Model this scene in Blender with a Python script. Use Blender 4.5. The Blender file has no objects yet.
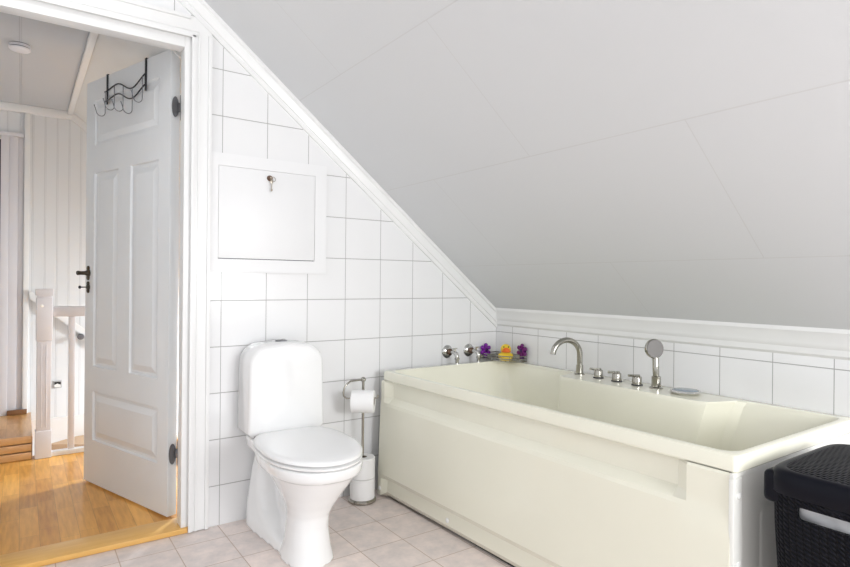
import bpy, bmesh, math, random
from mathutils import Vector, Matrix
random.seed(4)
C = bpy.context.scene.collection
PI = math.pi
W = {}                                   # world offset of each object (no parent is rotated)

# ------------------------------------------------------------------ materials
def newmat(name):
    m = bpy.data.materials.new(name); m.use_nodes = True
    nt = m.node_tree
    return m, nt, nt.nodes['Principled BSDF']
def setc(b, col, rough=.5, metal=0., spec=.5, coat=0.):
    b.inputs['Base Color'].default_value = (*col, 1)
    b.inputs['Roughness'].default_value = rough
    b.inputs['Metallic'].default_value = metal
    b.inputs['Specular IOR Level'].default_value = spec
    b.inputs['Coat Weight'].default_value = coat
def M_(nt, op, a, b=None, c=None):
    n = nt.nodes.new('ShaderNodeMath'); n.operation = op
    for i, v in enumerate((a, b, c)):
        if v is None: continue
        if isinstance(v, (int, float)): n.inputs[i].default_value = v
        else: nt.links.new(v, n.inputs[i])
    return n.outputs[0]
def mixc(nt, fac, a, b):
    n = nt.nodes.new('ShaderNodeMix'); n.data_type = 'RGBA'
    if isinstance(fac, (int, float)): n.inputs[0].default_value = fac
    else: nt.links.new(fac, n.inputs[0])
    for k, v in ((6, a), (7, b)):
        if isinstance(v, tuple): n.inputs[k].default_value = (*v, 1)
        else: nt.links.new(v, n.inputs[k])
    return n.outputs[2]
def pos(nt):
    g = nt.nodes.new('ShaderNodeNewGeometry'); s = nt.nodes.new('ShaderNodeSeparateXYZ')
    nt.links.new(g.outputs['Position'], s.inputs[0]); return s.outputs, g.outputs['Position']
def noise(nt, vec, scale, detail=3, sx=(1, 1, 1)):
    mp = nt.nodes.new('ShaderNodeMapping'); mp.inputs['Scale'].default_value = sx
    nt.links.new(vec, mp.inputs[0])
    n = nt.nodes.new('ShaderNodeTexNoise'); n.inputs['Scale'].default_value = scale
    n.inputs['Detail'].default_value = detail
    nt.links.new(mp.outputs[0], n.inputs[0]); return n.outputs['Fac']
def line(nt, v, origin, step, half):
    """1 inside a line of half width `half` repeated every `step`"""
    t = M_(nt, 'SUBTRACT', v, origin); t = M_(nt, 'DIVIDE', t, step)
    f = M_(nt, 'FRACT', M_(nt, 'ADD', t, 100.5))
    d = M_(nt, 'ABSOLUTE', M_(nt, 'SUBTRACT', f, .5))
    return M_(nt, 'LESS_THAN', d, half / step)
def plain(name, col, rough=.5, metal=0., spec=.5, coat=0., var=.03, scale=6):
    m, nt, b = newmat(name); setc(b, col, rough, metal, spec, coat)
    _, p = pos(nt); n = noise(nt, p, scale)
    c = mixc(nt, n, tuple(max(0, x * (1 - var)) for x in col), tuple(min(1, x * (1 + var)) for x in col))
    nt.links.new(c, b.inputs['Base Color']); return m
def bump(nt, b, h, dist, strength=1):
    n = nt.nodes.new('ShaderNodeBump'); n.inputs['Distance'].default_value = dist
    n.inputs['Strength'].default_value = strength
    nt.links.new(h, n.inputs['Height']); nt.links.new(n.outputs[0], b.inputs['Normal'])

TILE = (.87, .87, .875); GROUT = (.40, .395, .39)
def tile_mat(name, axis, org):
    m, nt, b = newmat(name); setc(b, TILE, .16, 0, .5)
    (s, p) = pos(nt)
    a = line(nt, s[axis], org, .2, .0014); z = line(nt, s[2], .173, .2005, .0017)
    g = M_(nt, 'MAXIMUM', a, z)
    n = noise(nt, p, 2.2)
    base = mixc(nt, n, (.85, .85, .855), (.89, .89, .893))
    nt.links.new(mixc(nt, g, base, GROUT), b.inputs['Base Color'])
    nt.links.new(M_(nt, 'MULTIPLY_ADD', g, .6, .16), b.inputs['Roughness'])
    bump(nt, b, M_(nt, 'SUBTRACT', 1, g), .0012, .5)
    return m
def ceil_mat():
    m, nt, b = newmat('ceiling_panel'); setc(b, (.8, .8, .8), .55)
    (s, p) = pos(nt)
    row = M_(nt, 'FLOOR', M_(nt, 'DIVIDE', M_(nt, 'SUBTRACT', s[0], -.33), .4665))
    odd = M_(nt, 'FRACT', M_(nt, 'MULTIPLY', M_(nt, 'ADD', row, 100), .5))      # 0 or .5
    y = M_(nt, 'ADD', s[1], M_(nt, 'MULTIPLY', odd, 1.2))
    a = line(nt, s[0], -.33, .4665, .0016); c = line(nt, y, -1.055 + 1.2, 1.2, .0016)
    g = M_(nt, 'MAXIMUM', a, c)
    n = noise(nt, p, 1.5)
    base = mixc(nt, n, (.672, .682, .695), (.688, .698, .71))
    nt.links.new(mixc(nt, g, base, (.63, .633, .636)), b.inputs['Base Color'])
    bump(nt, b, M_(nt, 'SUBTRACT', 1, g), .001, .5)
    return m
def floor_tile_mat():
    m, nt, b = newmat('floor_tile'); setc(b, (.72, .64, .6), .42)
    (s, p) = pos(nt)
    a = line(nt, s[0], -1.013, .198, .0017); c = line(nt, s[1], -.131, .2155, .0017)
    g = M_(nt, 'MAXIMUM', a, c)
    cx = M_(nt, 'FLOOR', M_(nt, 'DIVIDE', M_(nt, 'SUBTRACT', s[0], -1.013), .198))
    cy = M_(nt, 'FLOOR', M_(nt, 'DIVIDE', M_(nt, 'SUBTRACT', s[1], -.131), .2155))
    cb = nt.nodes.new('ShaderNodeCombineXYZ'); nt.links.new(cx, cb.inputs[0]); nt.links.new(cy, cb.inputs[1])
    wn = nt.nodes.new('ShaderNodeTexWhiteNoise'); nt.links.new(cb.outputs[0], wn.inputs[0])
    n = noise(nt, p, 16, 6); n2 = noise(nt, p, 60, 4)
    t = M_(nt, 'MULTIPLY_ADD', wn.outputs[0], .35, M_(nt, 'MULTIPLY_ADD', n, 1.5, M_(nt, 'MULTIPLY_ADD', n2, .5, -.70)))
    t = M_(nt, 'MINIMUM', M_(nt, 'MAXIMUM', t, 0), 1)
    base = mixc(nt, t, (.66, .595, .57), (.95, .82, .76))
    nt.links.new(mixc(nt, g, base, (.50, .38, .30)), b.inputs['Base Color'])
    bump(nt, b, M_(nt, 'SUBTRACT', 1, g), .001, .5)
    return m
def parquet_mat(name, dark=(.52, .215, .032), light=(.90, .475, .105), strip=.068):
    m, nt, b = newmat(name); setc(b, light, .28)
    (s, p) = pos(nt)
    cx = M_(nt, 'FLOOR', M_(nt, 'DIVIDE', s[0], strip))
    off = nt.nodes.new('ShaderNodeTexWhiteNoise'); off.noise_dimensions = '1D'; nt.links.new(cx, off.inputs['W'])
    yy = M_(nt, 'ADD', M_(nt, 'DIVIDE', s[1], .36), M_(nt, 'MULTIPLY', off.outputs[0], 3.))
    cy = M_(nt, 'FLOOR', yy)
    cb = nt.nodes.new('ShaderNodeCombineXYZ'); nt.links.new(cx, cb.inputs[0]); nt.links.new(cy, cb.inputs[1])
    wn = nt.nodes.new('ShaderNodeTexWhiteNoise'); nt.links.new(cb.outputs[0], wn.inputs[0])
    grain = noise(nt, p, 11, 8, (7, .7, 1))
    t = M_(nt, 'MULTIPLY_ADD', wn.outputs[0], .75, M_(nt, 'MULTIPLY_ADD', grain, 1.3, -.5))
    t = M_(nt, 'MINIMUM', M_(nt, 'MAXIMUM', t, 0), 1)
    base = mixc(nt, t, dark, light)
    fy = M_(nt, 'ABSOLUTE', M_(nt, 'SUBTRACT', M_(nt, 'FRACT', yy), .5))
    g = M_(nt, 'MAXIMUM', line(nt, s[0], 0, strip, .0008), M_(nt, 'GREATER_THAN', fy, .4975))
    nt.links.new(mixc(nt, M_(nt, 'MULTIPLY', g, .55), base, (.25, .1, .02)), b.inputs['Base Color'])
    return m
def wood_mat(name, dark, light, sx=(1, 8, 8), rough=.3):
    m, nt, b = newmat(name); setc(b, light, rough)
    _, p = pos(nt); g = noise(nt, p, 7, 8, sx)
    nt.links.new(mixc(nt, g, dark, light), b.inputs['Base Color']); return m
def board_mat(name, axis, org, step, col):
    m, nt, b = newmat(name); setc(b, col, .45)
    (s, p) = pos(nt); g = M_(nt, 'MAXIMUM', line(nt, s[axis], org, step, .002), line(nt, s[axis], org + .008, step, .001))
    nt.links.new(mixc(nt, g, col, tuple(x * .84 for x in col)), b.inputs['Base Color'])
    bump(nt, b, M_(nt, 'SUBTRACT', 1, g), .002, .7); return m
def weave_mat():
    m, nt, b = newmat('woven_black_plastic'); setc(b, (.009, .010, .020), .5, 0, .14)
    tc = nt.nodes.new('ShaderNodeTexCoord'); s = nt.nodes.new('ShaderNodeSeparateXYZ')
    nt.links.new(tc.outputs['Object'], s.inputs[0]); o = s.outputs
    u = M_(nt, 'ADD', M_(nt, 'MULTIPLY', o[0], 1.), M_(nt, 'MULTIPLY', o[1], 1.))
    w = M_(nt, 'ADD', o[2], M_(nt, 'MULTIPLY', M_(nt, 'SUBTRACT', o[0], o[1]), .55))
    col = M_(nt, 'FLOOR', M_(nt, 'DIVIDE', u, .017))
    sh = M_(nt, 'MULTIPLY', M_(nt, 'FRACT', M_(nt, 'MULTIPLY', col, .5)), 2.)
    a = M_(nt, 'SINE', M_(nt, 'ADD', M_(nt, 'MULTIPLY', w, 2 * PI / .011), M_(nt, 'MULTIPLY', sh, PI)))
    e = M_(nt, 'ABSOLUTE', M_(nt, 'SINE', M_(nt, 'MULTIPLY', u, PI / .017)))
    h = M_(nt, 'MULTIPLY', M_(nt, 'MULTIPLY_ADD', a, .5, .5), e)
    bump(nt, b, h, .006, 1.)
    nt.links.new(mixc(nt, h, (.0012, .0012, .003), (.007, .008, .016)), b.inputs['Base Color'])
    return m

MT = dict(
    gable=tile_mat('white_wall_tile_gable', 0, -1.6003), knee=tile_mat('white_wall_tile_knee', 1, -.1381),
    ceil=ceil_mat(), floor=floor_tile_mat(), parquet=parquet_mat('oak_parquet'),
    parquet_pale=parquet_mat('oak_parquet_landing', (.50, .23, .07), (.74, .42, .17)),
    threshold=wood_mat('oak_threshold', (.70, .37, .085), (.88, .54, .18), (1, 9, 9)),
    step=wood_mat('oak_step', (.52, .26, .09), (.76, .46, .20), (1, 9, 9)),
    skirt=wood_mat('brown_wood', (.16, .07, .03), (.28, .14, .06), (2, 8, 8), .4),
    trim=plain('white_gloss_trim', (.86, .86, .855), .28), wall=plain('white_paint', (.80, .80, .79), .5),
    door=plain('white_door_paint', (.80, .815, .83), .32), hatch=plain('white_hatch_paint', (.855, .855, .86), .4, var=.01),
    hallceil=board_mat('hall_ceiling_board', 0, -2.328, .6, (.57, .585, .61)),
    hallboard=board_mat('white_wall_board', 0, -2.255, .0713, (.80, .81, .82)),
    porcelain=plain('white_porcelain', (.89, .89, .89), .10, coat=.3, var=.01), seat=plain('white_seat_plastic', (.90, .90, .90), .22, var=.01),
    cream=plain('cream_acrylic', (.865, .848, .72), .16, coat=.2, var=.015), creamwhite=plain('pale_acrylic_strip', (.86, .86, .82), .38),
    chrome=plain('brushed_chrome', (.40, .385, .345), .14, 1., var=.05), bright=plain('polished_chrome', (.62, .615, .60), .08, 1.),
    steel=plain('grey_shower_face', (.19, .18, .175), .45, .5), dark=plain('dark_iron', (.045, .045, .05), .4, .6),
    hinge=plain('grey_iron_hinge', (.20, .20, .215), .4, .8), brass=plain('aged_brass', (.07, .058, .045), .34, .8),
    brown=plain('brown_bronze', (.15, .09, .06), .4, .6), keymetal=plain('worn_key_metal', (.42, .37, .31), .3, .9),
    paper=plain('tissue_paper', (.90, .895, .89), .85), core=plain('card_tube', (.30, .24, .19), .8),
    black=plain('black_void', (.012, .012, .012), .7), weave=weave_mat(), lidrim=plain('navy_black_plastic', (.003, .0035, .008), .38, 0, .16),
    cloth=plain('white_cloth', (.85, .85, .87), .9, var=.08, scale=40), yellow=plain('yellow_rubber', (.86, .62, .035), .35), orange=plain('orange_rubber', (.84, .17, .015), .35),
    purple=plain('purple_plastic', (.20, .012, .33), .25), purple2=plain('dark_magenta_plastic', (.15, .008, .15), .25),
    plum=plain('deep_plum_plastic', (.05, .002, .09), .25), screwcap=plain('white_screw_cap', (.88, .88, .86), .25),
    detector=plain('white_detector_plastic', (.82, .81, .84), .4), vent=plain('dark_vent', (.08, .07, .10), .6), rail=plain('white_railing_paint', (.71, .695, .72), .4),
    doorshade=plain('dark_doorway', (.03, .025, .045), .6), soapglass=plain('blue_grey_dish', (.22, .29, .35), .12, .2), tan=plain('tan_stair_wood', (.55, .38, .24), .5),
    socket=plain('grey_socket_frame', (.50, .50, .50), .4),
)

# ------------------------------------------------------------------ mesh helpers
def box(bm, x0, x1, y0, y1, z0, z1, bev=0., seg=2):
    n = bmesh.new(); r = bmesh.ops.create_cube(n, size=1)
    for v in n.verts:
        v.co = Vector(((x0 + x1) / 2 + v.co.x * (x1 - x0), (y0 + y1) / 2 + v.co.y * (y1 - y0), (z0 + z1) / 2 + v.co.z * (z1 - z0)))
    if bev: bmesh.ops.bevel(n, geom=n.edges[:], offset=bev, segments=seg, affect='EDGES', profile=.6)
    add(bm, n)
def add(bm, n, mat=None):
    if mat is not None: n.transform(mat)
    me = bpy.data.meshes.new('t'); n.to_mesh(me); n.free(); bm.from_mesh(me); bpy.data.meshes.remove(me)
def frame_to(d):
    d = Vector(d).normalized(); return d.to_track_quat('Z', 'Y').to_matrix().to_4x4()
def lathe(bm, base, axis, prof, seg=32):
    """prof: (r, h) pairs along the axis"""
    n = bmesh.new(); rings = []
    for r, h in prof:
        if r < 1e-6: rings.append([n.verts.new((0, 0, h))])
        else: rings.append([n.verts.new((r * math.cos(2 * PI * k / seg), r * math.sin(2 * PI * k / seg), h)) for k in range(seg)])
    for a, b in zip(rings, rings[1:]):
        for k in range(seg):
            k2 = (k + 1) % seg
            if len(a) == 1 and len(b) == 1: continue
            if len(a) == 1: n.faces.new((a[0], b[k2], b[k]))
            elif len(b) == 1: n.faces.new((a[k], a[k2], b[0]))
            else: n.faces.new((a[k], a[k2], b[k2], b[k]))
    for r_ in (rings[0], rings[-1]):
        if len(r_) > 1: n.faces.new(r_ if r_ is rings[-1] else r_[::-1])
    add(bm, n, Matrix.Translation(base) @ frame_to(axis))
def cyl(bm, p0, p1, r, seg=20, r1=None, bev=0.):
    p0 = Vector(p0); p1 = Vector(p1); L = (p1 - p0).length; r1 = r if r1 is None else r1
    pr = [(r, 0), (r1, L)] if not bev else [(r - bev, 0), (r, bev), (r1, L - bev), (r1 - bev, L)]
    lathe(bm, p0, p1 - p0, pr, seg)
def sweep(bm, pts, r, seg=10, closed=False, ry=None):
    pts = [Vector(p) for p in pts]; n = bmesh.new(); rings = []; N = len(pts); up = None
    for i, p in enumerate(pts):
        t = (pts[(i + 1) % N] - pts[i - 1]) if closed else (pts[min(i + 1, N - 1)] - pts[max(i - 1, 0)])
        t.normalize()
        if up is None:
            up = t.orthogonal().normalized()
        up = (up - t * up.dot(t)).normalized(); s = t.cross(up)
        rr = r[i] if isinstance(r, (list, tuple)) else r
        rings.append([n.verts.new(p + up * rr * math.cos(2 * PI * k / seg) + s * (ry or rr) * math.sin(2 * PI * k / seg)) for k in range(seg)])
    pairs = list(zip(rings, rings[1:])) + ([(rings[-1], rings[0])] if closed else [])
    for a, b in pairs:
        for k in range(seg): n.faces.new((a[k], a[(k + 1) % seg], b[(k + 1) % seg], b[k]))
    if not closed: n.faces.new(rings[0][::-1]); n.faces.new(rings[-1])
    add(bm, n)
def loft(bm, rings, cap=True):
    n = bmesh.new(); R = [[n.verts.new(p) for p in r] for r in rings]; K = len(R[0])
    for a, b in zip(R, R[1:]):
        for k in range(K): n.faces.new((a[k], a[(k + 1) % K], b[(k + 1) % K], b[k]))
    if cap: n.faces.new(R[0][::-1]); n.faces.new(R[-1])
    bmesh.ops.recalc_face_normals(n, faces=n.faces[:])
    add(bm, n)
def prism(bm, poly, vec, bev=0.):
    n = bmesh.new(); vec = Vector(vec)
    a = [n.verts.new(p) for p in poly]; b = [n.verts.new(Vector(p) + vec) for p in poly]; K = len(a)
    n.faces.new(a[::-1]); n.faces.new(b)
    for k in range(K): n.faces.new((a[k], a[(k + 1) % K], b[(k + 1) % K], b[k]))
    bmesh.ops.recalc_face_normals(n, faces=n.faces[:])
    if bev: bmesh.ops.bevel(n, geom=n.edges[:], offset=bev, segments=2, affect='EDGES')
    add(bm, n)
def sphere(bm, c, r, sc=(1, 1, 1), seg=20):
    n = bmesh.new(); bmesh.ops.create_uvsphere(n, u_segments=seg, v_segments=seg // 2 + 2, radius=r)
    add(bm, n, Matrix.Translation(c) @ Matrix.Diagonal((*sc, 1)))
def obj(name, bm, mat, parent=None, smooth=40, at=None):
    """link the bmesh as ONE object; `at` = world point of its origin"""
    off = Vector(at) if at is not None else (W[parent.name].copy() if parent else Vector())
    bm.transform(Matrix.Translation(-off))
    me = bpy.data.meshes.new(name)
    bmesh.ops.recalc_face_normals(bm, faces=bm.faces[:])
    bm.to_mesh(me); bm.free()
    o = bpy.data.objects.new(name, me); C.objects.link(o)
    for m in (mat if isinstance(mat, list) else [mat]): me.materials.append(m)
    if smooth:
        for p in me.polygons: p.use_smooth = True
        me.set_sharp_from_angle(angle=math.radians(smooth))
    if parent:
        o.parent = parent; o.location = off - W[parent.name]
    else: o.location = off
    W[o.name] = off
    return o
def tag(o, label=None, cat=None, group=None, kind=None):
    if label: o['label'] = label
    if cat: o['category'] = cat
    if group: o['group'] = group
    if kind: o['kind'] = kind
    return o
def thing(name, loc, label, cat, group=None):
    o = bpy.data.objects.new(name, None); C.objects.link(o); o.location = loc; o.empty_display_size = .05
    W[o.name] = Vector(loc); return tag(o, label, cat, group)
def struct(name, bm, mat, smooth=0, parent=None):
    o = obj(name, bm, mat, parent, smooth)
    if not parent: o['kind'] = 'structure'
    return o
def bake(o):
    """apply the modifiers of o to its mesh"""
    dg = bpy.context.evaluated_depsgraph_get(); dg.update()
    me = bpy.data.meshes.new_from_object(o.evaluated_get(dg)); o.modifiers.clear(); o.data = me; return o
B = bmesh.new
def arc(n, a0, a1): return [a0 + (a1 - a0) * i / n for i in range(n + 1)]

# ------------------------------------------------------------------ the room
SL = .8; ZK = .888                                   # sloping ceiling: z = ZK - SL*x
CEIL = 2.42; XC = (ZK - CEIL) / SL
X0, Y0 = -3.3, -4.0
DX0, DX1, DH = -2.60, -1.70, 2.12                    # door hole
bm = B(); box(bm, X0, .1, Y0, .005, -.06, 0); struct('floor', bm, MT['floor'])
bm = B()
prism(bm, [(DX1, 0, 0), (.1, 0, 0), (.1, 0, ZK - .08), (XC, 0, CEIL), (DX0, 0, CEIL), (DX0, 0, DH), (DX1, 0, DH)], (0, .13, 0))
box(bm, X0, DX0, 0, .13, 0, CEIL)
struct('wall_back', bm, MT['gable'])
bm = B(); box(bm, 0, .1, Y0, 0, 0, ZK); struct('wall_right', bm, MT['knee'])
bm = B()
prism(bm, [(.1, Y0, ZK - SL * .1), (XC, Y0, CEIL), (X0, Y0, CEIL), (X0, Y0, CEIL + .06), (XC - .02, Y0, CEIL + .06), (.1, Y0, ZK - SL * .1 + .08)], (0, -Y0, 0))
struct('ceiling', bm, MT['ceil'])

# mouldings where the slope meets the walls
prof = [(0, 0), (0, .036), (.012, .036), (.017, .028), (.036, .020), (.043, .018), (.046, .012), (.062, .010), (.064, 0)]
cs, sn = 1 / math.hypot(1, SL), SL / math.hypot(1, SL)
bm = B()
def gab(x, q):
    s, p = q; s *= 1.14; return (x - sn * s, -p, ZK - SL * x - cs * s)
rings = []
for xa in (0.0, XC + .02): rings.append([gab(xa + (q[0] * sn if xa == 0 else 0), q) for q in prof])
rings[0] = [(-q[1] * 0 - .002, -q[1], ZK - 1.14 * q[0] * math.hypot(1, SL)) for q in prof]
loft(bm, rings); struct('trim_1', bm, MT['trim'], 25)
bm = B(); kp = [(s * 1.22, p) for s, p in prof]
loft(bm, [[(-p, y, ZK - s + SL * p) for s, p in kp] for y in (-.012, Y0 + .01)]); struct('trim_2', bm, MT['trim'], 25)

# door casing, lining, threshold
def zcut(x): return ZK - SL * x - .073 * math.hypot(1, SL) - .002
bm = B()
xo, xi, zt, zi = -1.652, -1.728, 2.17, 2.086
xcut = -(zt - (ZK - .073 * math.hypot(1, SL) - .002)) / SL
prism(bm, [(xi, -.018, .004), (xo, -.018, .004), (xo, -.018, zcut(xo)), (xcut, -.018, zt), (-2.66, -.018, zt), (-2.66, -.018, zi), (xi, -.018, zi)], (0, .018, 0), .002)
box(bm, -1.668, xo, -.027, -.016, .004, zcut(xo) - .012, .003); box(bm, -1.708, -1.700, -.022, -.016, .004, 2.10, .002)
box(bm, -2.66, -1.74, -.027, -.016, 2.154, zt, .003); box(bm, -2.66, -1.706, -.022, -.016, 2.106, 2.114, .002)
box(bm, xi - .006, xi + .012, -.024, -.016, .004, zi + .006, .003); box(bm, -2.66, xi + .012, -.024, -.016, zi - .006, zi + .012, .003)
struct('trim_3', bm, MT['trim'], 30)
bm = B(); box(bm, -2.66, -2.575, -.02, 0, .004, zi, .003); struct('trim_4', bm, MT['trim'], 30)
bm = B()
box(bm, -1.758, DX1, .0, .07, .023, 2.12, .002); box(bm, -1.742, DX1, .07, .13, .023, 2.12, .002)
box(bm, -2.62, -1.758, .0, .07, 2.04, 2.12, .002); box(bm, -2.62, -1.742, .07, .13, 2.075, 2.12, .002)
box(bm, DX0, -2.545, .0, .07, .023, 2.12, .002)
struct('trim_5', bm, MT['trim'], 30)
bm = B(); box(bm, -2.60, -1.722, -.012, .128, .001, .023, .004); struct('trim_6', bm, MT['threshold'], 30)

# ------------------------------------------------------------------ hall
HY, HZ = 2.25, 2.245
bm = B(); box(bm, -3.0, -.60, .13, 1.54, -.06, .020); struct('floor_hall', bm, MT['parquet'])
bm = B(); box(bm, -3.0, -2.252, 1.50, HY, -.06, .140); o = struct('floor_landing', bm, MT['parquet_pale'])
bm = B()
for k in range(3): box(bm, -3.0, -2.256, 1.474 - .006 * k, 1.499, .021 + .046 * (2 - k), .021 + .046 * (3 - k) - .005, .004)
struct('trim_7', bm, MT['step'], 30)
bm = B(); box(bm, -2.43, -.54, HY, HY + .08, -1.6, HZ + .05); box(bm, -3.0, -2.43, HY, HY + .08, 2.0, HZ + .05); struct('wall_hall_back', bm, MT['hallboard'])
bm = B(); box(bm, -.60, -.54, .131, HY, -1.6, 1.4); struct('wall_hall_right', bm, MT['wall'])
bm = B(); box(bm, -3.06, -3.0, .13, HY, -.06, HZ + .05); struct('wall_hall_left', bm, MT['wall'])
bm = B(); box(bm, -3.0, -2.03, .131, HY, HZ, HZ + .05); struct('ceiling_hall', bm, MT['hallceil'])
hs = lambda x: HZ - .72 * (x + 2.03)
bm = B(); prism(bm, [(-2.03, .131, HZ), (-.56, .131, hs(-.56)), (-.56, .131, hs(-.56) + .1), (-2.03, .131, HZ + .05)], (0, HY - .131, 0)); struct('ceiling_hall_slope', bm, MT['wall'])
bm = B()
box(bm, -2.055, -2.022, .14, HY - .03, HZ - .022, HZ - .001, .004); struct('trim_8', bm, MT['trim'], 30)
bm = B(); box(bm, -3.0, -2.03, HY - .03, HY, HZ - .055, HZ, .006)
prism(bm, [(-2.03, HY - .03, HZ), (-2.03, HY - .03, HZ - .055), (-1.61, HY - .03, hs(-1.61) - .07), (-1.61, HY - .03, hs(-1.61))], (0, .029, 0), .003); struct('trim_9', bm, MT['trim'], 30)
bm = B(); box(bm, -2.302, -2.270, HY - .03, HY, .14, HZ - .055, .004); struct('trim_10', bm, MT['trim'], 30)
bm = B(); box(bm, -2.43, -2.385, HY - .035, HY, .141, 2.02, .004); box(bm, -2.385, -2.335, HY - .022, HY, .141, 2.02, .003); box(bm, -2.335, -2.303, HY - .012, HY, .141, 2.02, .003)
box(bm, -3.0, -2.303, HY - .04, HY, 2.02, 2.045, .004); struct('trim_11', bm, MT['rail'], 30)
bm = B(); box(bm, -2.385, -2.275, HY - .05, HY - .036, .141, .175, .003); struct('baseboard_hall', bm, MT['skirt'], 30)
bm = B(); box(bm, -3.0, -2.43, HY + .02, HY + .06, .141, 2.0); struct('doorway_shade', bm, MT['doorshade'])  # dark slab standing in for the shade inside an open doorway
bm = B(); box(bm, -2.26, -.61, HY - .012, HY, -.20, .088, .003); struct('baseboard_stairwell', bm, MT['trim'], 30)
bm = B(); prism(bm, [(-2.155, 2.10, -.06), (-1.93, 1.95, -.06), (-1.70, 2.0, -.06), (-1.70, 2.235, -.06), (-1.98, 2.235, -.06)], (0, 0, -.04)); struct('stair_tread', bm, MT['tan'])

# stair railing
rt = thing('stair_railing', (-2.20, 1.47, .02), 'white wooden stair railing with square newel post beside the open door', 'railing')
bm = B()
box(bm, -2.236, -2.166, 1.442, 1.512, .020, .99, .003); box(bm, -2.241, -2.161, 1.437, 1.517, .021, .18, .004); box(bm, -2.241, -2.161, 1.437, 1.517, .70, .955, .006)
box(bm, -2.245, -2.157, 1.433, 1.521, .965, 1.003, .005)
for k in (-1, 1): box(bm, -2.2015 + k * .012 - .003, -2.2015 + k * .012 + .003, 1.4385, 1.443, .20, .68, .001)
n_ = obj('newel_post', bm, MT['rail'], rt)
bm = B(); lathe(bm, (-2.214, 1.4375, .905), (0, -1, 0), [(.009, 0), (.009, .004), (.006, .006), (0, .006)], 16); obj('screw_cap', bm, MT['screwcap'], n_)
bm = B(); box(bm, -2.163, -1.30, 1.452, 1.502, .84, .90, .008); obj('handrail', bm, MT['rail'], rt)
bm = B(); box(bm, -2.163, -1.30, 1.456, 1.498, .021, .05, .004); obj('base_rail', bm, MT['trim'], rt)
for x in (-2.062, -1.945, -1.83, -1.715, -1.60, -1.485, -1.37):
    bm = B(); box(bm, x - .0165, x + .0165, 1.462, 1.494, .05, .84, .003); obj('baluster', bm, MT['rail'], rt)
t = thing('wall_handrail', (-2.1, HY - .05, .8), 'white handrail board slanting down the stairwell wall behind the newel post', 'handrail')
bm = B(); prism(bm, [(-2.268, HY - .06, .985), (-2.268, HY - .06, .925), (-1.70, HY - .06, .445), (-1.70, HY - .06, .505)], (0, .035, 0), .004); obj('rail_board', bm, MT['trim'], t)
bm = B(); cyl(bm, (-1.965, HY - .0005, .655), (-1.965, HY - .075, .655), .012); lathe(bm, (-1.965, HY - .075, .655), (0, -1, 0), [(.02, 0), (.022, .006), (.016, .016), (0, .018)]); obj('bracket', bm, MT['hinge'], t)
t = thing('wall_socket', (-2.10, HY - .005, .32), 'small square grey stair light in the stairwell wall between post and baluster', 'wall light')
bm = B(); box(bm, -2.122, -2.072, HY - .012, HY, .295, .345, .003); f_ = obj('frame', bm, MT['socket'], t)
bm = B(); box(bm, -2.116, -2.078, HY - .0135, HY - .011, .318, .338, .0005); obj('dark_slot', bm, MT['black'], f_)
bm = B(); prism(bm, [(-2.116, HY - .0145, .302), (-2.078, HY - .0145, .302), (-2.082, HY - .0145, .318), (-2.100, HY - .0145, .326), (-2.116, HY - .0145, .318)], (0, .004, 0)); obj('shade', bm, MT['screwcap'], f_)
sd = thing('smoke_detector', (-2.327, 1.01, HZ), 'round white smoke detector on the hall ceiling', 'smoke detector')
def ring(name, z, prof, mat):
    bm = B(); lathe(bm, (-2.327, 1.01, HZ - z), (0, 0, -1), prof, 40); obj(name, bm, MT[mat], sd)
ring('mounting_plate', 0, [(.044, 0), (.044, .003), (0, .003)], 'vent')
ring('base', .003, [(.047, 0), (.047, .012), (0, .012)], 'detector')
ring('vent_ring', .015, [(.043, 0), (.043, .004), (0, .004)], 'vent')
ring('cover', .019, [(.047, 0), (.047, .004), (.042, .010), (.026, .014), (0, .015)], 'detector')

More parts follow.
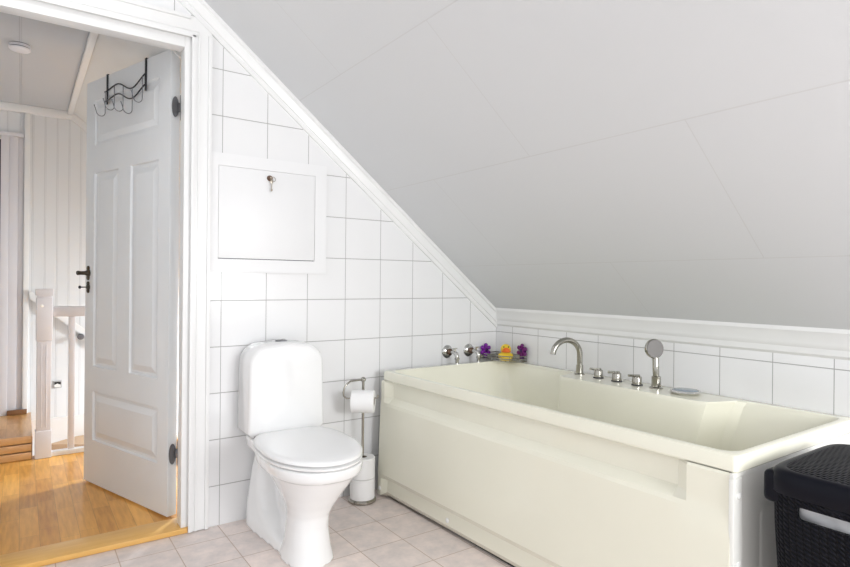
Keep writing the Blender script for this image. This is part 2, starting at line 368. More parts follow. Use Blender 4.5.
# ------------------------------------------------------------------ the open door
hx, hy = -1.785, .136
Dd = Vector((-.3246, .9459, 0)); Nn = Vector((-.9459, -.3246, 0))      # along the leaf, out of its bathroom face
DM = Matrix(((Dd.x, Nn.x, 0, hx), (Dd.y, Nn.y, 0, hy), (0, 0, 1, 0), (0, 0, 0, 1)))   # (d, out, z) -> world
door = thing('door_1', (hx, hy, .03), 'white panelled door standing open into the hall', 'door'); door['kind'] = 'structure'
def dobj(name, bm, mat, parent, smooth=30):
    bm.transform(DM); return obj(name, bm, mat, parent, smooth)
def leaf():
    n = bmesh.new()
    ds = [0, .083, .093, .340, .458, .700, .705, .79]; zs = [.03, .248, .495, .622, 1.600, 1.740, 1.967, 2.07]
    panels = [(1, 5, 1, 2), (2, 3, 3, 4), (4, 5, 3, 4), (2, 5, 5, 6)]      # column and row spans
    F = [[n.verts.new((d, 0, z)) for z in zs] for d in ds]; K = [[n.verts.new((d, -.042, z)) for z in zs] for d in ds]
    covered = {(i, j) for a, b, c, e in panels for i in range(a, b) for j in range(c, e)}
    for i in range(7):
        for j in range(7):
            if (i, j) not in covered: n.faces.new((F[i][j], F[i + 1][j], F[i + 1][j + 1], F[i][j + 1]))
            n.faces.new((K[i][j], K[i][j + 1], K[i + 1][j + 1], K[i + 1][j]))
    for k in range(7):
        for a, b in ((0, 0), (7, 7)):
            n.faces.new((F[k][a], K[k][a], K[k + 1][a], F[k + 1][a])); n.faces.new((F[a][k], F[a][k + 1], K[a][k + 1], K[a][k]))
    for a, b, c, e in panels:                                            # stepped, fielded panels
        prev = [F[i][c] for i in range(a, b + 1)] + [F[b][j] for j in range(c + 1, e + 1)] + [F[i][e] for i in range(b - 1, a - 1, -1)] + [F[a][j] for j in range(e - 1, c, -1)]
        ins, dep = 0, 0
        x0, x1, z0, z1 = ds[a], ds[b], zs[c], zs[e]
        for di, dd in ((.005, -.009), (.014, 0), (.028, .008)):
            ins += di; dep += dd; ring = []
            for v in prev:
                p = v.co
                ring.append(n.verts.new((min(max(p.x, x0 + ins), x1 - ins), dep, min(max(p.z, z0 + ins), z1 - ins))))
            for k in range(len(prev)): n.faces.new((prev[k], prev[(k + 1) % len(prev)], ring[(k + 1) % len(prev)], ring[k]))
            prev = ring
        n.faces.new(prev)
    return n
# the leaf is the door's own panel part
dobj('door_leaf', leaf(), MT['door'], door, 12)
bm = B(); lathe(bm, (.755, 0, 1.094), (0, 1, 0), [(.022, 0), (.022, .004), (.013, .007), (.010, .02), (.0095, .038), (.0105, .044), (.0115, .052), (.009, .056), (0, .056)])
for dz in (-.024, .024): lathe(bm, (.755, 0, 1.094 + dz), (0, 1, 0), [(.013, 0), (.013, .004), (.008, .007), (0, .007)])
dobj('door_handle', bm, MT['brass'], door)
bm = B(); lathe(bm, (.755, 0, 1.022), (0, 1, 0), [(.017, 0), (.017, .004), (.011, .006), (0, .006)])
for dz in (-.018, .018): lathe(bm, (.755, 0, 1.022 + dz), (0, 1, 0), [(.012, 0), (.012, .004), (.007, .007), (0, .007)])
kp_ = dobj('keyhole_plate', bm, MT['brass'], door)
bm = B(); cyl(bm, (.755, .005, 1.022), (.755, .035, 1.022), .003); lathe(bm, (.755, .035, 1.022), (0, 1, 0), [(.004, 0), (.008, .004), (.008, .01), (0, .014)]); dobj('key', bm, MT['dark'], kp_)
for z in (1.822, .300):
    bm = B()
    n = bmesh.new()
    pts = [(.016 * math.cos(a) * (1 if abs(math.sin(a)) < .8 else 1), .045 * math.sin(a)) for a in arc(35, 0, 2 * PI * 35 / 36)]
    prism(bm, [(-.002, -.020 + p[0], z + p[1]) for p in pts], (-.003, 0, 0))
    for sx, sz in ((0, .028), (0, 0), (0, -.028)): lathe(bm, (-.005, -.022, z + sz), (-1, 0, 0), [(.004, 0), (.003, .0015), (0, .0015)], 12)
    cyl(bm, (-.007, -.047, z - .055), (-.007, -.047, z + .055), .0065, 14, bev=.001)
    box(bm, -.009, -.004, -.043, -.030, z - .02, z + .02, .001)
    dobj('hinge', bm, MT['hinge'], door)
# hook rack hung over the door
hk = thing('over_door_hook_rack', DM @ Vector((.39, 0, 2.07)), 'black wire hook rack hanging over the top of the open white door', 'hook rack')
for d in (.568, .205):
    bm = B(); box(bm, d - .0075, d + .0075, .001, .004, 1.925, 2.0745, .0008); box(bm, d - .0075, d + .0075, -.046, .004, 2.0715, 2.0745, .0008); box(bm, d - .0075, d + .0075, -.0465, -.0435, 2.03, 2.0745, .0008)
    dobj('strap', bm, MT['dark'], hk)
def wz(d): return -.022 + (2.0 - .008 * (1 - math.cos((d - .457) / .117 * PI)) if d > .457 else 1.954 + .023 * (1 + math.cos((.457 - d) / .142 * PI)))
for dz in (.024, -.024):
    bm = B(); sweep(bm, [(d, .010, wz(d) + dz) for d in arc(40, .578, .20)], .0032, 8); dobj('wire_rail', bm, MT['dark'], hk)
for d in (.565, .475, .39, .305, .215):
    z0 = wz(d)
    pts = [(d, .013, z0 + .024), (d, .013, z0 - .03), (d, .013, z0 - .075)]
    pts += [(d, .013 + .021 - .021 * math.cos(a), z0 - .08 - .022 * math.sin(a)) for a in arc(10, .1, PI * .85)]
    pts += [(d, .059, z0 - .070), (d, .064, z0 - .056)]
    bm = B(); sweep(bm, pts, .0018, 8); sphere(bm, pts[-1], .003, seg=10); dobj('hook', bm, MT['hinge'], hk)

# ------------------------------------------------------------------ access hatch in the tiled wall
ht = thing('access_hatch', (-1.38, 0, 1.36), 'square white access hatch with a key in its lock above the toilet', 'access hatch')
bm = B(); a0, a1, b0, b1 = -1.6505, -1.112, 1.098, 1.615; p0, p1, q0, q1 = -1.6195, -1.171, 1.157, 1.561
for r in ((a0, p0, b0, b1), (p1, a1, b0, b1), (p0, p1, b0, q0), (p0, p1, q1, b1)): box(bm, r[0], r[1], -.014, -.0005, r[2], r[3])
obj('frame', bm, MT['hatch'], ht, 0)
bm = B(); box(bm, p0 + .0012, p1 - .0018, -.0145, -.001, q0 + .0032, q1 - .0012, .0007); pn = obj('hatch_door', bm, MT['hatch'], ht)
bm = B(); box(bm, p0, p1, -.0012, -.0006, q0, q1); obj('gap_backing', bm, MT['vent'], ht)
bm = B(); lathe(bm, (-1.394, -.0145, 1.527), (0, -1, 0), [(.013, 0), (.013, .004), (.009, .009), (.009, .014), (0, .014)], 20); lk = obj('lock', bm, MT['brown'], pn)
bm = B()
sweep(bm, [(-1.383 + .011 * math.cos(a), -.030 + .004 * math.sin(a), 1.522 + .011 * math.sin(a)) for a in arc(19, 0, 2 * PI * 19 / 20)], .0012, 6, closed=True)
box(bm, -1.396, -1.384, -.032, -.0295, 1.503, 1.520, .001); cyl(bm, (-1.389, -.0307, 1.504), (-1.392, -.0307, 1.466), .0024, 10); box(bm, -1.392, -1.386, -.0317, -.0297, 1.468, 1.478, .0005)
cyl(bm, (-1.394, -.028, 1.527), (-1.394, -.034, 1.527), .004, 10)
obj('hanging_key', bm, MT['keymetal'], lk)

# ------------------------------------------------------------------ toilet
TX = -1.359
tl = thing('toilet', (TX, -.3, 0), 'white floor-standing toilet with closed lid and tall cistern against the tiled wall', 'toilet')
RZ = Matrix.Translation((TX + .003, -.006, 0)) @ Matrix.Rotation(math.radians(-2.6), 4, 'Z'); RT = Matrix.Translation((TX - .002, -.006, 0)) @ Matrix.Rotation(math.radians(-.8), 4, 'Z')
def sup(z, yf, yb, hw, n=2.4, K=48, nb=None):
    yc = (yf + yb) / 2; hl = (yb - yf) / 2; out = []
    for k in range(K):
        a = 2 * PI * k / K; c, s = math.cos(a), math.sin(a); e = n if s < 0 else (nb or n)
        out.append((hw * math.copysign(abs(c) ** (2 / e), c), yc + hl * math.copysign(abs(s) ** (2 / e), s), z))
    return out
def taper(ring, k):
    ys = [q[1] for q in ring]; a, b = min(ys), max(ys)
    return [(q[0] * (1 - k * (b - q[1]) / (b - a)), q[1], q[2]) for q in ring]
def lidring(z, yf, yb, hw, K=72, inset=0.):
    ym = -.44; out = []
    for k in range(K):
        a = 2 * PI * k / K; c, s = math.cos(a), math.sin(a)
        if s < 0: out.append(((hw - inset) * c, ym + (ym - yf - inset) * s, z))
        else: out.append(((hw - inset) * math.copysign(abs(c) ** (2 / 4.5), c) * (1 - .10 * s), ym + (yb - ym - inset) * abs(s) ** (2 / 4.5), z))
    return out
bm = B()
loft(bm, [[(q[0] - .020 * max(0, min(1, (.30 - q[2]) / .15)), q[1], q[2]) for q in sup(*s)] for s in ((0, -.585, -.33, .096), (.05, -.570, -.36, .084), (.12, -.556, -.37, .076), (.17, -.558, -.37, .076), (.205, -.575, -.36, .088), (.25, -.605, -.31, .110), (.30, -.642, -.24, .138), (.336, -.668, -.17, .157), (.343, -.688, -.13, .178), (.36, -.696, -.12, .183), (.386, -.698, -.12, .184))])
loft(bm, [taper(sup(z, yf, yb, hw, 5.), kk) for z, yf, yb, hw, kk in ((0, -.50, -.006, .162, .42), (.03, -.44, -.006, .158, .40), (.055, -.31, -.008, .152, .30), (.10, -.20, -.010, .143, .2), (.16, -.15, -.014, .132, .15), (.24, -.125, -.02, .118, .1), (.30, -.120, -.024, .106, .05), (.345, -.14, -.026, .104, 0))])
loft(bm, [sup(z, -.42, -.05, hw, 3.) for z, hw in ((0, .09), (.05, .07), (.1, .042), (.2, .038), (.29, .06), (.345, .12))])
loft(bm, [sup(z, -.30, -.022, hw, 4.) for z, hw in ((.325, .11), (.35, .150), (.385, .158), (.398, .158))])
n = bm; bm.transform(RZ)
bowl = obj('bowl', bm, MT['porcelain'], tl)
md = bowl.modifiers.new('r', 'REMESH'); md.mode = 'VOXEL'; md.voxel_size = .006; md.use_smooth_shade = True
md = bowl.modifiers.new('s', 'SMOOTH'); md.iterations = 7; md.factor = .5
bake(bowl)
for p in bowl.data.polygons: p.use_smooth = True
bm = B(); K = lambda z, i: lidring(z, -.704, -.175, .187, inset=i)
loft(bm, [K(.388, .020), K(.3905, .003), K(.393, 0), K(.398, 0), K(.4005, .004)]); bm.transform(RZ); obj('seat', bm, MT['seat'], tl, 50)
bm = B(); K = lambda z, i: lidring(z, -.704, -.175, .187, inset=i)
loft(bm, [K(.4075, .022), K(.4085, .003), K(.410, 0), K(.418, 0), K(.423, .004), K(.4255, .014), K(.427, .034), K(.428, .06), K(.429, .10)]); bm.transform(RZ); obj('lid', bm, MT['seat'], tl, 60)
for s in (-1, 1):
    bm = B(); cyl(bm, (s * .125 - .02, -.180, .400), (s * .125 + .02, -.180, .400), .011, 16, bev=.002); box(bm, s * .125 - .012, s * .125 + .012, -.2, -.165, .39, .404, .003); bm.transform(RZ); obj('hinge', bm, MT['hinge'], tl)
# cistern
def tank_prof(y, hw_b, hw_t, z0, z1, r, ins=0.):
    pts = [(-hw_b + ins + .02, z0 + ins), (-hw_b + ins, z0 + ins + .02)]
    for a in arc(12, PI, PI / 2): pts.append((-(hw_t - ins) + r + r * math.cos(a), z1 - ins - r + r * math.sin(a)))
    for k in range(1, 8): pts.append((-(hw_t - ins) + r + (2 * (hw_t - ins) - 2 * r) * k / 8, z1 - ins + .006 * math.sin(PI * k / 8)))
    for a in arc(12, PI / 2, 0): pts.append(((hw_t - ins) - r + r * math.cos(a), z1 - ins - r + r * math.sin(a)))
    pts += [(hw_b - ins, z0 + ins + .02), (hw_b - ins - .02, z0 + ins)]
    return [(x, y, z) for x, z in pts]
bm = B()
T = lambda y, i, dz=0: tank_prof(y, .171, .165, .400, .790 - dz, .085, i)
loft(bm, [T(-.012, .004), T(-.02, 0), T(-.12, 0), T(-.160, .001, .002), T(-.168, .003, .003), T(-.173, .008, .004), T(-.175, .014, .006)])
bm.transform(RT); obj('cistern', bm, MT['porcelain'], tl, 50)
bm = B(); lathe(bm, (0, -.085, .7955), (0, 0, 1), [(.026, 0), (.026, .003), (.022, .005)], 28); bm.transform(RT); fb = obj('flush_ring', bm, MT['hinge'], tl)
for s in (-1, 1):
    bm = B(); lathe(bm, (s * .010, -.085, .8005), (0, 0, 1), [(.009, 0), (.009, .0025), (.007, .004), (0, .004)], 20); bm.transform(RT); obj('flush_button', bm, MT['bright'], fb)
bm = B(); cyl(bm, (-.118, -.30, .337), (-.118, -.30, .312), .008, 12); sphere(bm, (-.118, -.30, .312), .009, seg=12); bm.transform(RZ); obj('seat_bolt', bm, MT['screwcap'], tl)

# ------------------------------------------------------------------ toilet paper stand and rolls
PX, PY = -.950, -.100
ps = thing('toilet_paper_stand', (PX, PY, 0), 'chrome toilet paper stand on round base between toilet and bathtub', 'toilet paper stand')
bm = B(); lathe(bm, (PX, PY, 0), (0, 0, 1), [(.064, .0), (.068, .004), (.068, .012), (.062, .018), (0, .018)], 40); obj('base', bm, MT['chrome'], ps)
bm = B(); cyl(bm, (PX, PY, .019), (PX, PY, .585), .0065); sphere(bm, (PX, PY, .588), .013); obj('pole', bm, MT['chrome'], ps)
ax = Vector((.80, -.60, 0)); vw = Vector((-.48, -.87, 0))
rc = Vector((PX, PY, .506)) + vw * .068
pa = rc - ax * .078; pb = rc + ax * .060
bm = B()
top = Vector((PX, PY, .588)); e1 = Vector((pa.x, pa.y, .588)); path = [top, top.lerp(e1, .5), e1.lerp(top, .22)]
path += [e1 + Vector((0, 0, -.012)), Vector((pa.x - .012, pa.y, .562)), Vector((pa.x - .018, pa.y, .54)), Vector((pa.x - .014, pa.y + .002, .52)), Vector((pa.x - .002, pa.y, .510)), pa.lerp(rc, .3) + Vector((0, 0, .004))]
path += [rc + Vector((0, 0, .006)), pb + Vector((0, 0, .006)), pb + ax * .008 + Vector((0, 0, .010)), pb + ax * .010 + Vector((0, 0, .022))]
sweep(bm, path, .0045, 10); obj('arm', bm, MT['chrome'], ps)
def hollow(bm):
    """drop the end discs of a closed lathe profile and weld the seam, leaving a tube"""
    bmesh.ops.delete(bm, geom=[f for f in bm.faces if len(f.verts) > 8], context='FACES_ONLY')
    bmesh.ops.remove_doubles(bm, verts=bm.verts[:], dist=1e-6)
def roll(c, axis, L, R, label, ri=.021):
    axis = Vector(axis).normalized(); base = Vector(c) - axis * L / 2
    r_ = thing('toilet_roll', c, label, 'toilet roll', 'rolls on the toilet paper stand')
    bm = B(); n = bmesh.new()
    lathe(bm, base, axis, [(ri, 0), (R - .003, 0), (R, .003), (R, L - .003), (R - .003, L), (ri, L), (ri, 0)], 40)
    hollow(bm)
    obj('paper', bm, MT['paper'], r_)
    bm = B(); lathe(bm, base, axis, [(ri - .0005, .001), (ri - .0005, L - .001), (ri - .002, L - .001), (ri - .002, .001), (ri - .0005, .001)], 28)
    hollow(bm)
    obj('cardboard_core', bm, MT['core'], r_); return r_
hr = roll(rc - Vector((0, 0, .010)), ax, .108, .053, 'white toilet roll hanging on the arm of the chrome stand')
roll((PX, PY, .066), (0, 0, 1), .098, .060, 'lower of the two white toilet rolls stacked around the pole of the stand')
roll((PX, PY, .1655), (0, 0, 1), .098, .060, 'upper of the two white toilet rolls stacked around the pole of the stand')

# ------------------------------------------------------------------ bathtub
tb = thing('bathtub', (-.42, -.95, 0), 'cream acrylic bathtub with panelled front in the corner under the sloping ceiling', 'bathtub')
ZR = .62; YF, YN = -.088, -1.805                       # far end, near end
def xf(y, b=0.): return -.832 + .040 * (YF - y) / (YF - YN) - b       # front line, a little narrower at the near end
def corner(cx, cy, r, a0, a1, n=6): return [(cx + r * math.cos(a), cy + r * math.sin(a)) for a in arc(n, a0, a1)]
def outline(ins):
    r = .014; x1, y1 = -.004 - ins, YF - ins; y0 = YN + ins
    p = corner(x1 - r, y1 - r, r, 0, PI / 2); p += corner(xf(YF) + ins + r, y1 - r, r, PI / 2, PI)
    p += corner(xf(YN) + ins + r, y0 + r, r, PI, 1.5 * PI); p += corner(x1 - r, y0 + r, r, 1.5 * PI, 2 * PI); return p
def inner(sh, z, deep=0.):
    """basin outline: wide at both ends, narrower beside the tap deck; sh = sideways shrink, deep = slope of the ends"""
    xb, xd = -.045 - sh, -.205 - sh * .45
    fr = lambda y: xf(y) + .022 + sh * .8
    yf, yn = YF - .030 - deep * 1.0, YN + .020 + deep * 1.0
    r = .05 + sh * .4
    p = corner(xb - r, yf - r, r, 0, PI / 2) + corner(fr(yf) + r, yf - r, r, PI / 2, PI) + corner(fr(yn) + r, yn + r, r, PI, 1.5 * PI) + corner(xb - r, yn + r, r, 1.5 * PI, 2 * PI)
    ya, yb = min(yn + .10 + deep * .2 + .30, -1.345 + deep * .15), -.668 - deep * .05
    p += [(xb, ya - .085), (xb - .02, ya - .055), (xd + .02, ya - .008), (xd, ya + .03), (xd, (ya + yb) / 2), (xd, yb - .03), (xd + .02, yb + .004), (xb - .02, yb + .026), (xb, yb + .05)]
    return [(x, y, z) for x, y in p]
bm = B()
lip = [[(x, y, z) for x, y in outline(i)] for i, z in ((.004, .573), (0, .578), (0, .612), (.003, .618), (.008, ZR))]
def join_rings(bm, rings):
    R = [[bm.verts.new(p) for p in r] for r in rings]
    for a, b in zip(R, R[1:]):
        for k in range(len(a)): bm.faces.new((a[k], a[(k + 1) % len(a)], b[(k + 1) % len(a)], b[k]))
    return R
Ro = join_rings(bm, lip)
Ri = join_rings(bm, [inner(0, ZR), inner(.006, ZR - .004), inner(.014, ZR - .02, .006), inner(.05, .40, .08), inner(.085, .22, .17), inner(.11, .165, .22), inner(.135, .15, .25)])
bm.faces.new(Ri[-1])
eo = [bm.edges.get((Ro[-1][k], Ro[-1][(k + 1) % len(Ro[-1])])) for k in range(len(Ro[-1]))]
ei = [bm.edges.get((Ri[0][k], Ri[0][(k + 1) % len(Ri[0])])) for k in range(len(Ri[0]))]
bmesh.ops.triangle_fill(bm, edges=eo + ei, use_beauty=True)
tubo = obj('basin', bm, MT['cream'], tb, 32)
# front panel
cols = [YF + .003, -.112, -.150, -1.630, -1.672, YN + .012]
def pcol(y, k):
    rec = k in (2, 3); kick = k in (2, 3, 4, 5) ; f = xf(y) - .006
    if k == 3: kick = True
    a = .030 if rec else 0; b = .016 if kick else 0
    return [(f + .006 + a * .4, y, .573), (f + a, y, .566), (f + a, y, .492), (f + a * .1 - .001, y, .466), (f - .004, y, .452), (f - .010, y, .30), (f - .016, y, .118), (f - .016 + b, y, .094), (f - .017 + b, y, .06), (f - .018 + b, y, .034 if k > 1 else .012)]
bm = B(); P = [[bm.verts.new(p) for p in pcol(y, k)] for k, y in enumerate(cols)]
Q = [[bm.verts.new((p[0] + .03, p[1], p[2])) for p in pcol(y, 0)] for k, y in enumerate(cols)]
for a, b in zip(P, P[1:]):
    for k in range(len(a) - 1): bm.faces.new((a[k], a[k + 1], b[k + 1], b[k]))
for G, H in ((P[0], Q[0]), (P[-1], Q[-1])):
    for k in range(len(G) - 1): bm.faces.new((G[k], G[k + 1], H[k + 1], H[k]))
for a, b, c, d in zip(P, P[1:], Q, Q[1:]): bm.faces.new((a[-1], b[-1], d[-1], c[-1]))
fp = obj('front_panel', bm, MT['cream'], tb, 15)
sx = lambda y, z: xf(y) - .006 - .016
for y, z, dx in ((-.104, .045, 0), (-.62, .055, .016), (-1.2, .055, .016)):
    bm = B(); lathe(bm, (sx(y, z) + dx - .0005, y, z), (-1, 0, 0), [(.011, 0), (.010, .003), (.006, .005), (0, .0055)], 20); obj('screw_cap', bm, MT['screwcap'], fp)
# near end panel
bm = B(); x0 = xf(YN) - .014
box(bm, x0 + .042, -.012, YN + .006, YN + .02, .03, .574, .003)
prism(bm, [(x0 + .150, YN + .006, .44), (x0 + .158, YN + .001, .455), (x0 + .158, YN + .001, .03), (x0 + .150, YN + .006, .03)], (.62, 0, 0))
obj('end_panel', bm, MT['creamwhite'], tb)
bm = B(); box(bm, x0 + .002, x0 + .046, YN + .002, YN + .016, .03, .560, .003); box(bm, x0 + .006, x0 + .12, YN + .004, YN + .016, .560, .5735, .002); st = obj('corner_strip', bm, MT['creamwhite'], tb)
for z in (.515, .336):
    bm = B(); lathe(bm, (x0 + .026, YN + .002, z), (0, -1, 0), [(.009, 0), (.0085, .003), (.005, .0045), (0, .005)], 20); obj('screw_cap', bm, MT['screwcap'], st)
bm = B(); box(bm, xf(YF) + .03, -.02, YF - .03, YF - .02, .012, .575); obj('far_end_panel', bm, MT['creamwhite'], tb)
bm = B(); box(bm, xf(YF) + .034, -.03, YN + .06, YF - .035, .001, .13); obj('underside_shade', bm, MT['black'], tb)  # black block added so the gap under the panel reads as deep shade
for x, y in ((-.70, -.25), (-.70, -1.6), (-.14, -.25), (-.14, -1.6)):
    bm = B(); cyl(bm, (x, y, 0), (x, y, .16), .02); obj('foot', bm, MT['dark'], tb)

# ------------------------------------------------------------------ taps on the tub deck
ZD = ZR
fx, fy = -.080, -.693
t = thing('bath_spout', (fx, fy, ZD), 'chrome gooseneck bath spout arching over the tub, first on its back rim', 'faucet')
bm = B(); lathe(bm, (fx, fy, ZD), (0, 0, 1), [(.025, 0), (.025, .004), (.018, .008), (.0165, .045), (.0165, .046)], 28); obj('base_collar', bm, MT['chrome'], t)
bm = B(); R = .073; zc = .716
path = [(fx, fy, ZD + .045), (fx, fy, .68)] + [(fx - R + R * math.cos(a), fy + .02 * (1 - math.cos(a)), zc + R * math.sin(a)) for a in arc(22, 0, PI * .97)]
sweep(bm, path, .0135, 18); obj('neck', bm, MT['chrome'], t)
def knob(x, y, label):
    t = thing('tap_knob', (x, y, ZD), label, 'tap', 'tap knobs on the bathtub rim')
    bm = B(); lathe(bm, (x, y, ZD), (0, 0, 1), [(.024, 0), (.024, .005), (.017, .007)], 28); obj('base_ring', bm, MT['dark'], t)
    bm = B(); lathe(bm, (x, y, ZD + .006), (0, 0, 1), [(.020, 0), (.020, .030), (.018, .033), (0, .033)], 28); obj('body', bm, MT['chrome'], t)
    bm = B(); cyl(bm, (x + .012, y - .004, ZD + .041), (x - .046, y + .012, ZD + .045), .0055, 14, bev=.001); obj('lever', bm, MT['chrome'], t)
knob(-.088, -.811, 'chrome tap knob on the tub rim, nearest to the gooseneck spout')
knob(-.094, -.917, 'chrome tap knob on the tub rim, middle one of three')
knob(-.100, -1.027, 'chrome tap knob on the tub rim, next to the hand shower')
sx_, sy_ = -.094, -1.116
t = thing('hand_shower', (sx_, sy_, ZD), 'upright hand shower with round grey head standing on the tub rim', 'hand shower')
bm = B(); lathe(bm, (sx_, sy_, ZD), (0, 0, 1), [(.028, 0), (.028, .004), (.019, .008), (.0185, .05), (.015, .052)], 28); obj('holder', bm, MT['chrome'], t)
hd = Vector((sx_ - .004, sy_ + .010, .788)); fd = Vector((-.40, -.90, .06)).normalized()
bm = B(); sweep(bm, [(sx_, sy_, ZD + .04), (sx_ - .001, sy_ + .002, .70), (sx_ + .002, sy_ + .005, .745), tuple(hd - fd * .012)], [.0125, .0130, .0135, .012], 18); obj('handle', bm, MT['chrome'], t)
bm = B(); lathe(bm, hd - fd * .018, fd, [(.012, 0), (.028, .004), (.041, .014), (.042, .024), (.039, .028), (0, .028)], 40); h_ = obj('head', bm, MT['chrome'], t)
bm = B(); lathe(bm, hd + fd * .010, fd, [(.039, 0), (.038, .0025), (0, .003)], 40); obj('spray_face', bm, MT['steel'], h_)
dx_, dy_ = -.098, -1.250
t = thing('soap_dish', (dx_, dy_, ZD), 'flat round dish with blue-grey glass top and chrome rim on the tub rim', 'soap dish')
bm = B(); lathe(bm, (dx_, dy_, ZD), (0, 0, 1), [(.050, 0), (.056, .003), (.060, .010), (.058, .014), (.051, .015), (.049, .009), (0, .009)], 40); obj('rim', bm, MT['bright'], t)
bm = B(); lathe(bm, (dx_, dy_, ZD + .0095), (0, 0, 1), [(.048, 0), (.046, .005), (.03, .007), (0, .006)], 40); obj('glass_top', bm, MT['soapglass'], t)

# water valves on the back wall
def valve(x, z, label):
    t = thing('water_valve', (x, 0, z), label, 'valve', 'water valves on the tiled wall')
    bm = B(); lathe(bm, (x, 0, z), (0, -1, 0), [(.036, 0), (.036, .003), (.030, .010), (.016, .016), (0, .016)], 32); obj('escutcheon', bm, MT['bright'], t)
    bm = B(); lathe(bm, (x, -.016, z), (0, -1, 0), [(.016, 0), (.018, .004), (.018, .016), (.012, .020), (.011, .026)], 8); obj('nut', bm, MT['brown'], t)
    bm = B(); sweep(bm, [(x, -.04, z), (x, -.066, z), (x, -.080, z - .003), (x, -.087, z - .012), (x, -.089, z - .024), (x, -.089, z - .034)], [.009, .010, .012, .012, .011, .009], 14); lathe(bm, (x, -.089, z - .026), (0, 0, -1), [(.014, 0), (.014, .009), (.010, .011), (.010, .029)], 8); obj('outlet', bm, MT['bright'], t)
    bm = B(); cyl(bm, (x, -.066, z + .008), (x, -.066, z + .022), .007); box(bm, x - .016, x + .016, -.074, -.058, z + .020, z + .027, .003); obj('lever', bm, MT['bright'], t)
valve(-.365, .677, 'chrome water valve on the tiled wall above the tub, farther from the corner')
valve(-.212, .676, 'chrome water valve on the tiled wall above the tub, nearer the corner')

# corner wire shelf with duck and flowers
cs_ = thing('corner_wire_shelf', (-.05, -.1, .63), 'small chrome wire corner shelf just above the far rim of the tub', 'shelf')
def front(t, k=1.): # curve from the back wall to the right wall
    a = Vector((-.122 * k, -.008, 0)); b = Vector((-.008, -.262 * k, 0)); c = Vector((-.185 * k, -.285 * k, 0))
    return a * (1 - t) ** 2 + c * 2 * t * (1 - t) + b * t * t
for z in (.6265, .641, .656):
    bm = B(); loop = [front(i / 20) + Vector((0, 0, z)) for i in range(21)] + [Vector((-.008, -.14, z)), Vector((-.008, -.008, z)), Vector((-.07, -.008, z))]
    sweep(bm, loop, .0028, 8, closed=True); obj('rail', bm, MT['chrome'], cs_)
bm = B()
for i in range(1, 9):
    f = front(i / 9); sweep(bm, [(-.008, -.008, .6265), (f.x, f.y, .6265)], .0017, 6)
for i in range(0, 11, 2):
    f = front(i / 10); sweep(bm, [(f.x, f.y, .6265), (f.x, f.y, .656)], .0016, 6)
obj('grid', bm, MT['chrome'], cs_)
dk0 = Vector((-.088, -.178, .6295))
dk = thing('rubber_duck', dk0, 'yellow rubber duck with orange beak on the corner wire shelf', 'rubber duck')
fw = Vector((-.62, -.78, 0)); sd_ = Vector((.78, -.62, 0))
def dp(f, s, z): return dk0 + fw * f + sd_ * s + Vector((0, 0, z))
DR = Matrix(((fw.x, sd_.x, 0, dk0.x), (fw.y, sd_.y, 0, dk0.y), (0, 0, 1, dk0.z), (0, 0, 0, 1)))
bm = B()
loft(bm, [[(.036 * r * math.cos(a) - .002 - .004 * z / .05, .037 * r * math.sin(a), z) for a in arc(31, 0, 2 * PI * 31 / 32)] for z, r in ((0, .80), (.004, .95), (.018, 1.02), (.032, .92), (.044, .70))])
sphere(bm, (.002, 0, .062), .030, (1, 1.0, .98)); loft(bm, [[(-.030 - .016 * k, .013 * (1 - k * .6) * math.cos(a), .030 + .014 * k + .010 * (1 - k * .5) * math.sin(a)) for a in arc(15, 0, 2 * PI * 15 / 16)] for k in (0, .5, 1)])
for s in (-1, 1): sphere(bm, (-.006, s * .034, .024), .019, (1.1, .45, .75))
bm.transform(DR); body = obj('body', bm, MT['yellow'], dk)
md = body.modifiers.new('r', 'REMESH'); md.mode = 'VOXEL'; md.voxel_size = .0025; md = body.modifiers.new('s', 'SMOOTH'); md.iterations = 4; bake(body)
for p in body.data.polygons: p.use_smooth = True
bm = B(); sphere(bm, (.030, 0, .053), .020, (1.0, 1.35, .38), 18); sphere(bm, (.028, 0, .062), .016, (.9, 1.2, .75), 18); bm.transform(DR); obj('beak', bm, MT['orange'], dk)
for s in (-1, 1):
    bm = B(); sphere(bm, (.0245, s * .0125, .0765), .0038, seg=10); bm.transform(DR); obj('eye', bm, MT['black'], dk)
def flower(c, nrm, mat, label):
    t = thing('flower_ornament', c, label, 'flower ornament', 'purple flowers on the corner shelf')
    F = Matrix.Translation(c) @ frame_to(nrm)
    bm = B()
    for k in range(6):
        a = 2 * PI * k / 6 + .45; sphere(bm, (.028 * math.cos(a), .028 * math.sin(a), .010), .0125, (1, 1, .8), 14)
        cyl(bm, (.006 * math.cos(a), .006 * math.sin(a), .010), (.028 * math.cos(a), .028 * math.sin(a), .010), .009, 10)
    bm.transform(F); obj('petals', bm, mat, t)
    bm = B(); sphere(bm, (0, 0, .014), .0135, (1, 1, .7), 16); bm.transform(F); obj('flower_centre', bm, MT['plum'], t)
    bm = B(); lathe(bm, (0, 0, -.010), (0, 0, 1), [(.014, 0), (.012, .004), (.007, .010), (.007, .022)], 18); bm.transform(F); obj('suction_cup', bm, MT['plum'], t)
    bm = B(); lathe(bm, Vector(c) + Vector((0, 0, -.046)) + Vector(nrm) * .010, (0, 0, 1), [(.014, 0), (.013, .008), (.007, .018), (.006, .03)], 16); obj('hook', bm, MT['plum'], t)
flower((-.100, -.0105, .672), (0, -1, 0), MT['purple'], 'purple flower ornament on the back wall, left of the rubber duck')
flower((-.0105, -.236, .684), (-1, 0, 0), MT['purple2'], 'dark magenta flower ornament on the right wall, right of the rubber duck')

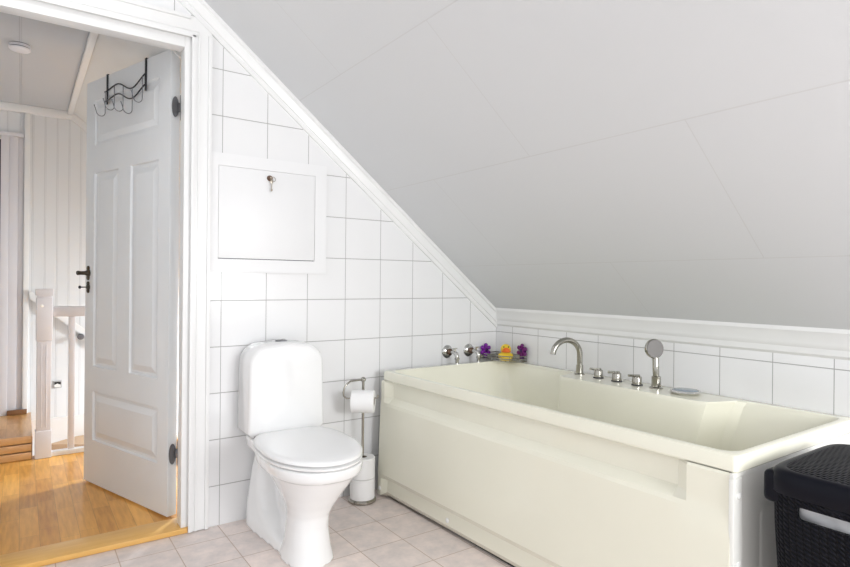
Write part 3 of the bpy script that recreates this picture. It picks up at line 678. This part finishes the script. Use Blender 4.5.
# ------------------------------------------------------------------ laundry hamper
HX0, HX1, HY0, HY1 = -.794, -.346, -2.215, -1.862
hm = thing('laundry_hamper', ((HX0 + HX1) / 2, (HY0 + HY1) / 2, 0), 'black woven plastic laundry hamper with lid beside the tub', 'laundry hamper')
hcx, hcy, hw, hl = (HX0 + HX1) / 2, (HY0 + HY1) / 2, (HX1 - HX0) / 2, (HY1 - HY0) / 2
def hring(z, ins, n=6.5, K=96):
    out = []
    for k in range(K):
        a = 2 * PI * k / K; c, s = math.cos(a), math.sin(a)
        out.append((hcx + (hw - ins) * math.copysign(abs(c) ** (2 / n), c), hcy + (hl - ins) * math.copysign(abs(s) ** (2 / n), s), z))
    return out
bm = B()
R = join_rings(bm, [hring(.002, .040), hring(.008, .036), hring(.15, .024), hring(.35, .013), hring(.47, .007), hring(.562, .005), hring(.562, .015), hring(.35, .023), hring(.02, .056)])
bm.faces.new(R[0][::-1]); bm.faces.new(R[-1])
hb = obj('body', bm, MT['weave'], hm, 40)
cut = B(); box(cut, HX0 - .03, HX0 + .06, -2.095, -1.945, .503, .534, .010, 3)
co = obj('cutter', cut, MT['weave'], None, 0)
md = hb.modifiers.new('b', 'BOOLEAN'); md.operation = 'DIFFERENCE'; md.object = co; md.solver = 'EXACT'
bake(hb); bpy.data.objects.remove(co)
bm = B()
loft(bm, [hring(.556, .012), hring(.553, .004), hring(.558, 0), hring(.590, 0), hring(.602, .003), hring(.609, .010), hring(.612, .022), hring(.610, .030)], cap=False)
ld = obj('lid_rim', bm, MT['lidrim'], hm, 50)
bm = B(); loft(bm, [hring(.595, .024), hring(.611, .028), hring(.613, .05), hring(.615, .1)]); obj('lid', bm, MT['weave'], hm, 50)
bm = B(); box(bm, HX0 + .016, HX0 + .20, HY1 - .05, HY1 + .003, .522, .602, .018, 4); obj('hinge', bm, MT['lidrim'], hm)
bm = B(); sweep(bm, [(HX0 + .015 + .006 * math.cos(k), y, .5475) for k, y in enumerate(arc(6, -2.13, -1.93))], .006, 8); obj('handle_edge', bm, MT['lidrim'], hm)
bm = B(); random.seed(2)
n = bmesh.new(); bmesh.ops.create_grid(n, x_segments=24, y_segments=16, size=1)
for v in n.verts:
    u, w_ = v.co.x, v.co.y
    v.co = Vector((HX0 + .038 + .004 * math.sin(5 * u + 3 * w_) - .003 * w_ + .003 * math.sin(11 * u - 4 * w_), -2.02 + .115 * u, .505 + .045 * w_ + .006 * math.sin(6 * u)))
bmesh.ops.solidify(n, geom=n.faces[:], thickness=.004)
add(bm, n); tag(obj('laundry_cloth', bm, MT['cloth'], None, 60, at=(HX0 + .06, -2.03, .46)), 'white cloth showing through the handle slot of the black hamper', 'laundry')

# ------------------------------------------------------------------ camera
p = (576.8995, -2.3132, -2.5620, 1.0654, .6108, 0., .0089, -1.8735)
d = Vector((math.sin(p[4]), math.cos(p[4]), 0)); r = d.cross(Vector((0, 0, 1))).normalized(); u = r.cross(d)
r2 = math.cos(p[6]) * r + math.sin(p[6]) * u; u2 = -math.sin(p[6]) * r + math.cos(p[6]) * u
cd = bpy.data.cameras.new('camera'); cam = bpy.data.objects.new('camera', cd); C.objects.link(cam)
cam.matrix_world = Matrix(((r2.x, u2.x, -d.x, p[1]), (r2.y, u2.y, -d.y, p[2]), (r2.z, u2.z, -d.z, p[3]), (0, 0, 0, 1)))
cd.sensor_fit = 'HORIZONTAL'; cd.sensor_width = 36; cd.lens = p[0] * 36 / 850; cd.shift_y = p[7] / 850; cd.clip_start = .02
bpy.context.scene.camera = cam

# ------------------------------------------------------------------ light
def area(name, loc, target, sx, sy, power, col=(1, 1, 1)):
    l = bpy.data.lights.new(name, 'AREA'); l.shape = 'RECTANGLE'; l.size = sx; l.size_y = sy; l.energy = power; l.color = col
    o = bpy.data.objects.new(name, l); C.objects.link(o); o.location = loc
    o.rotation_euler = (Vector(target) - Vector(loc)).to_track_quat('-Z', 'Y').to_euler(); return o
area('window_light', (-.75, -3.85, 1.5), (-.9, 0, .6), 1.2, 1.3, 88, (.975, .988, 1))
l = bpy.data.lights.new('ceiling_lamp', 'POINT'); l.energy = 3.2; l.shadow_soft_size = .05; o = bpy.data.objects.new('ceiling_lamp', l); C.objects.link(o); o.location = (-2.35, -.53, 2.36)
area('stairwell_light', (-.64, 1.375, .85), (-1.75, .95, -.5), .22, .6, 54, (.86, .94, 1))
area('stairwell_glow', (-1.2, 1.95, .0), (-2.15, 2.2, .1), .4, .9, 5, (.84, .92, 1))
l = bpy.data.lights.new('hall_fill', 'POINT'); l.energy = 1.0; l.color = (.85, .93, 1); l.shadow_soft_size = .15; o = bpy.data.objects.new('hall_fill', l); C.objects.link(o); o.location = (-2.75, .9, 1.7)  # unseen fill light added for the hall

w = bpy.data.worlds.new('world'); bpy.context.scene.world = w; w.use_nodes = True
bg = w.node_tree.nodes['Background']; bg.inputs[0].default_value = (.965, .982, 1, 1); bg.inputs[1].default_value = 1.08
vs = bpy.context.scene.view_settings
vs.view_transform = 'Standard'; vs.look = 'None'; vs.gamma = 1; vs.use_curve_mapping = False; vs.exposure = .06
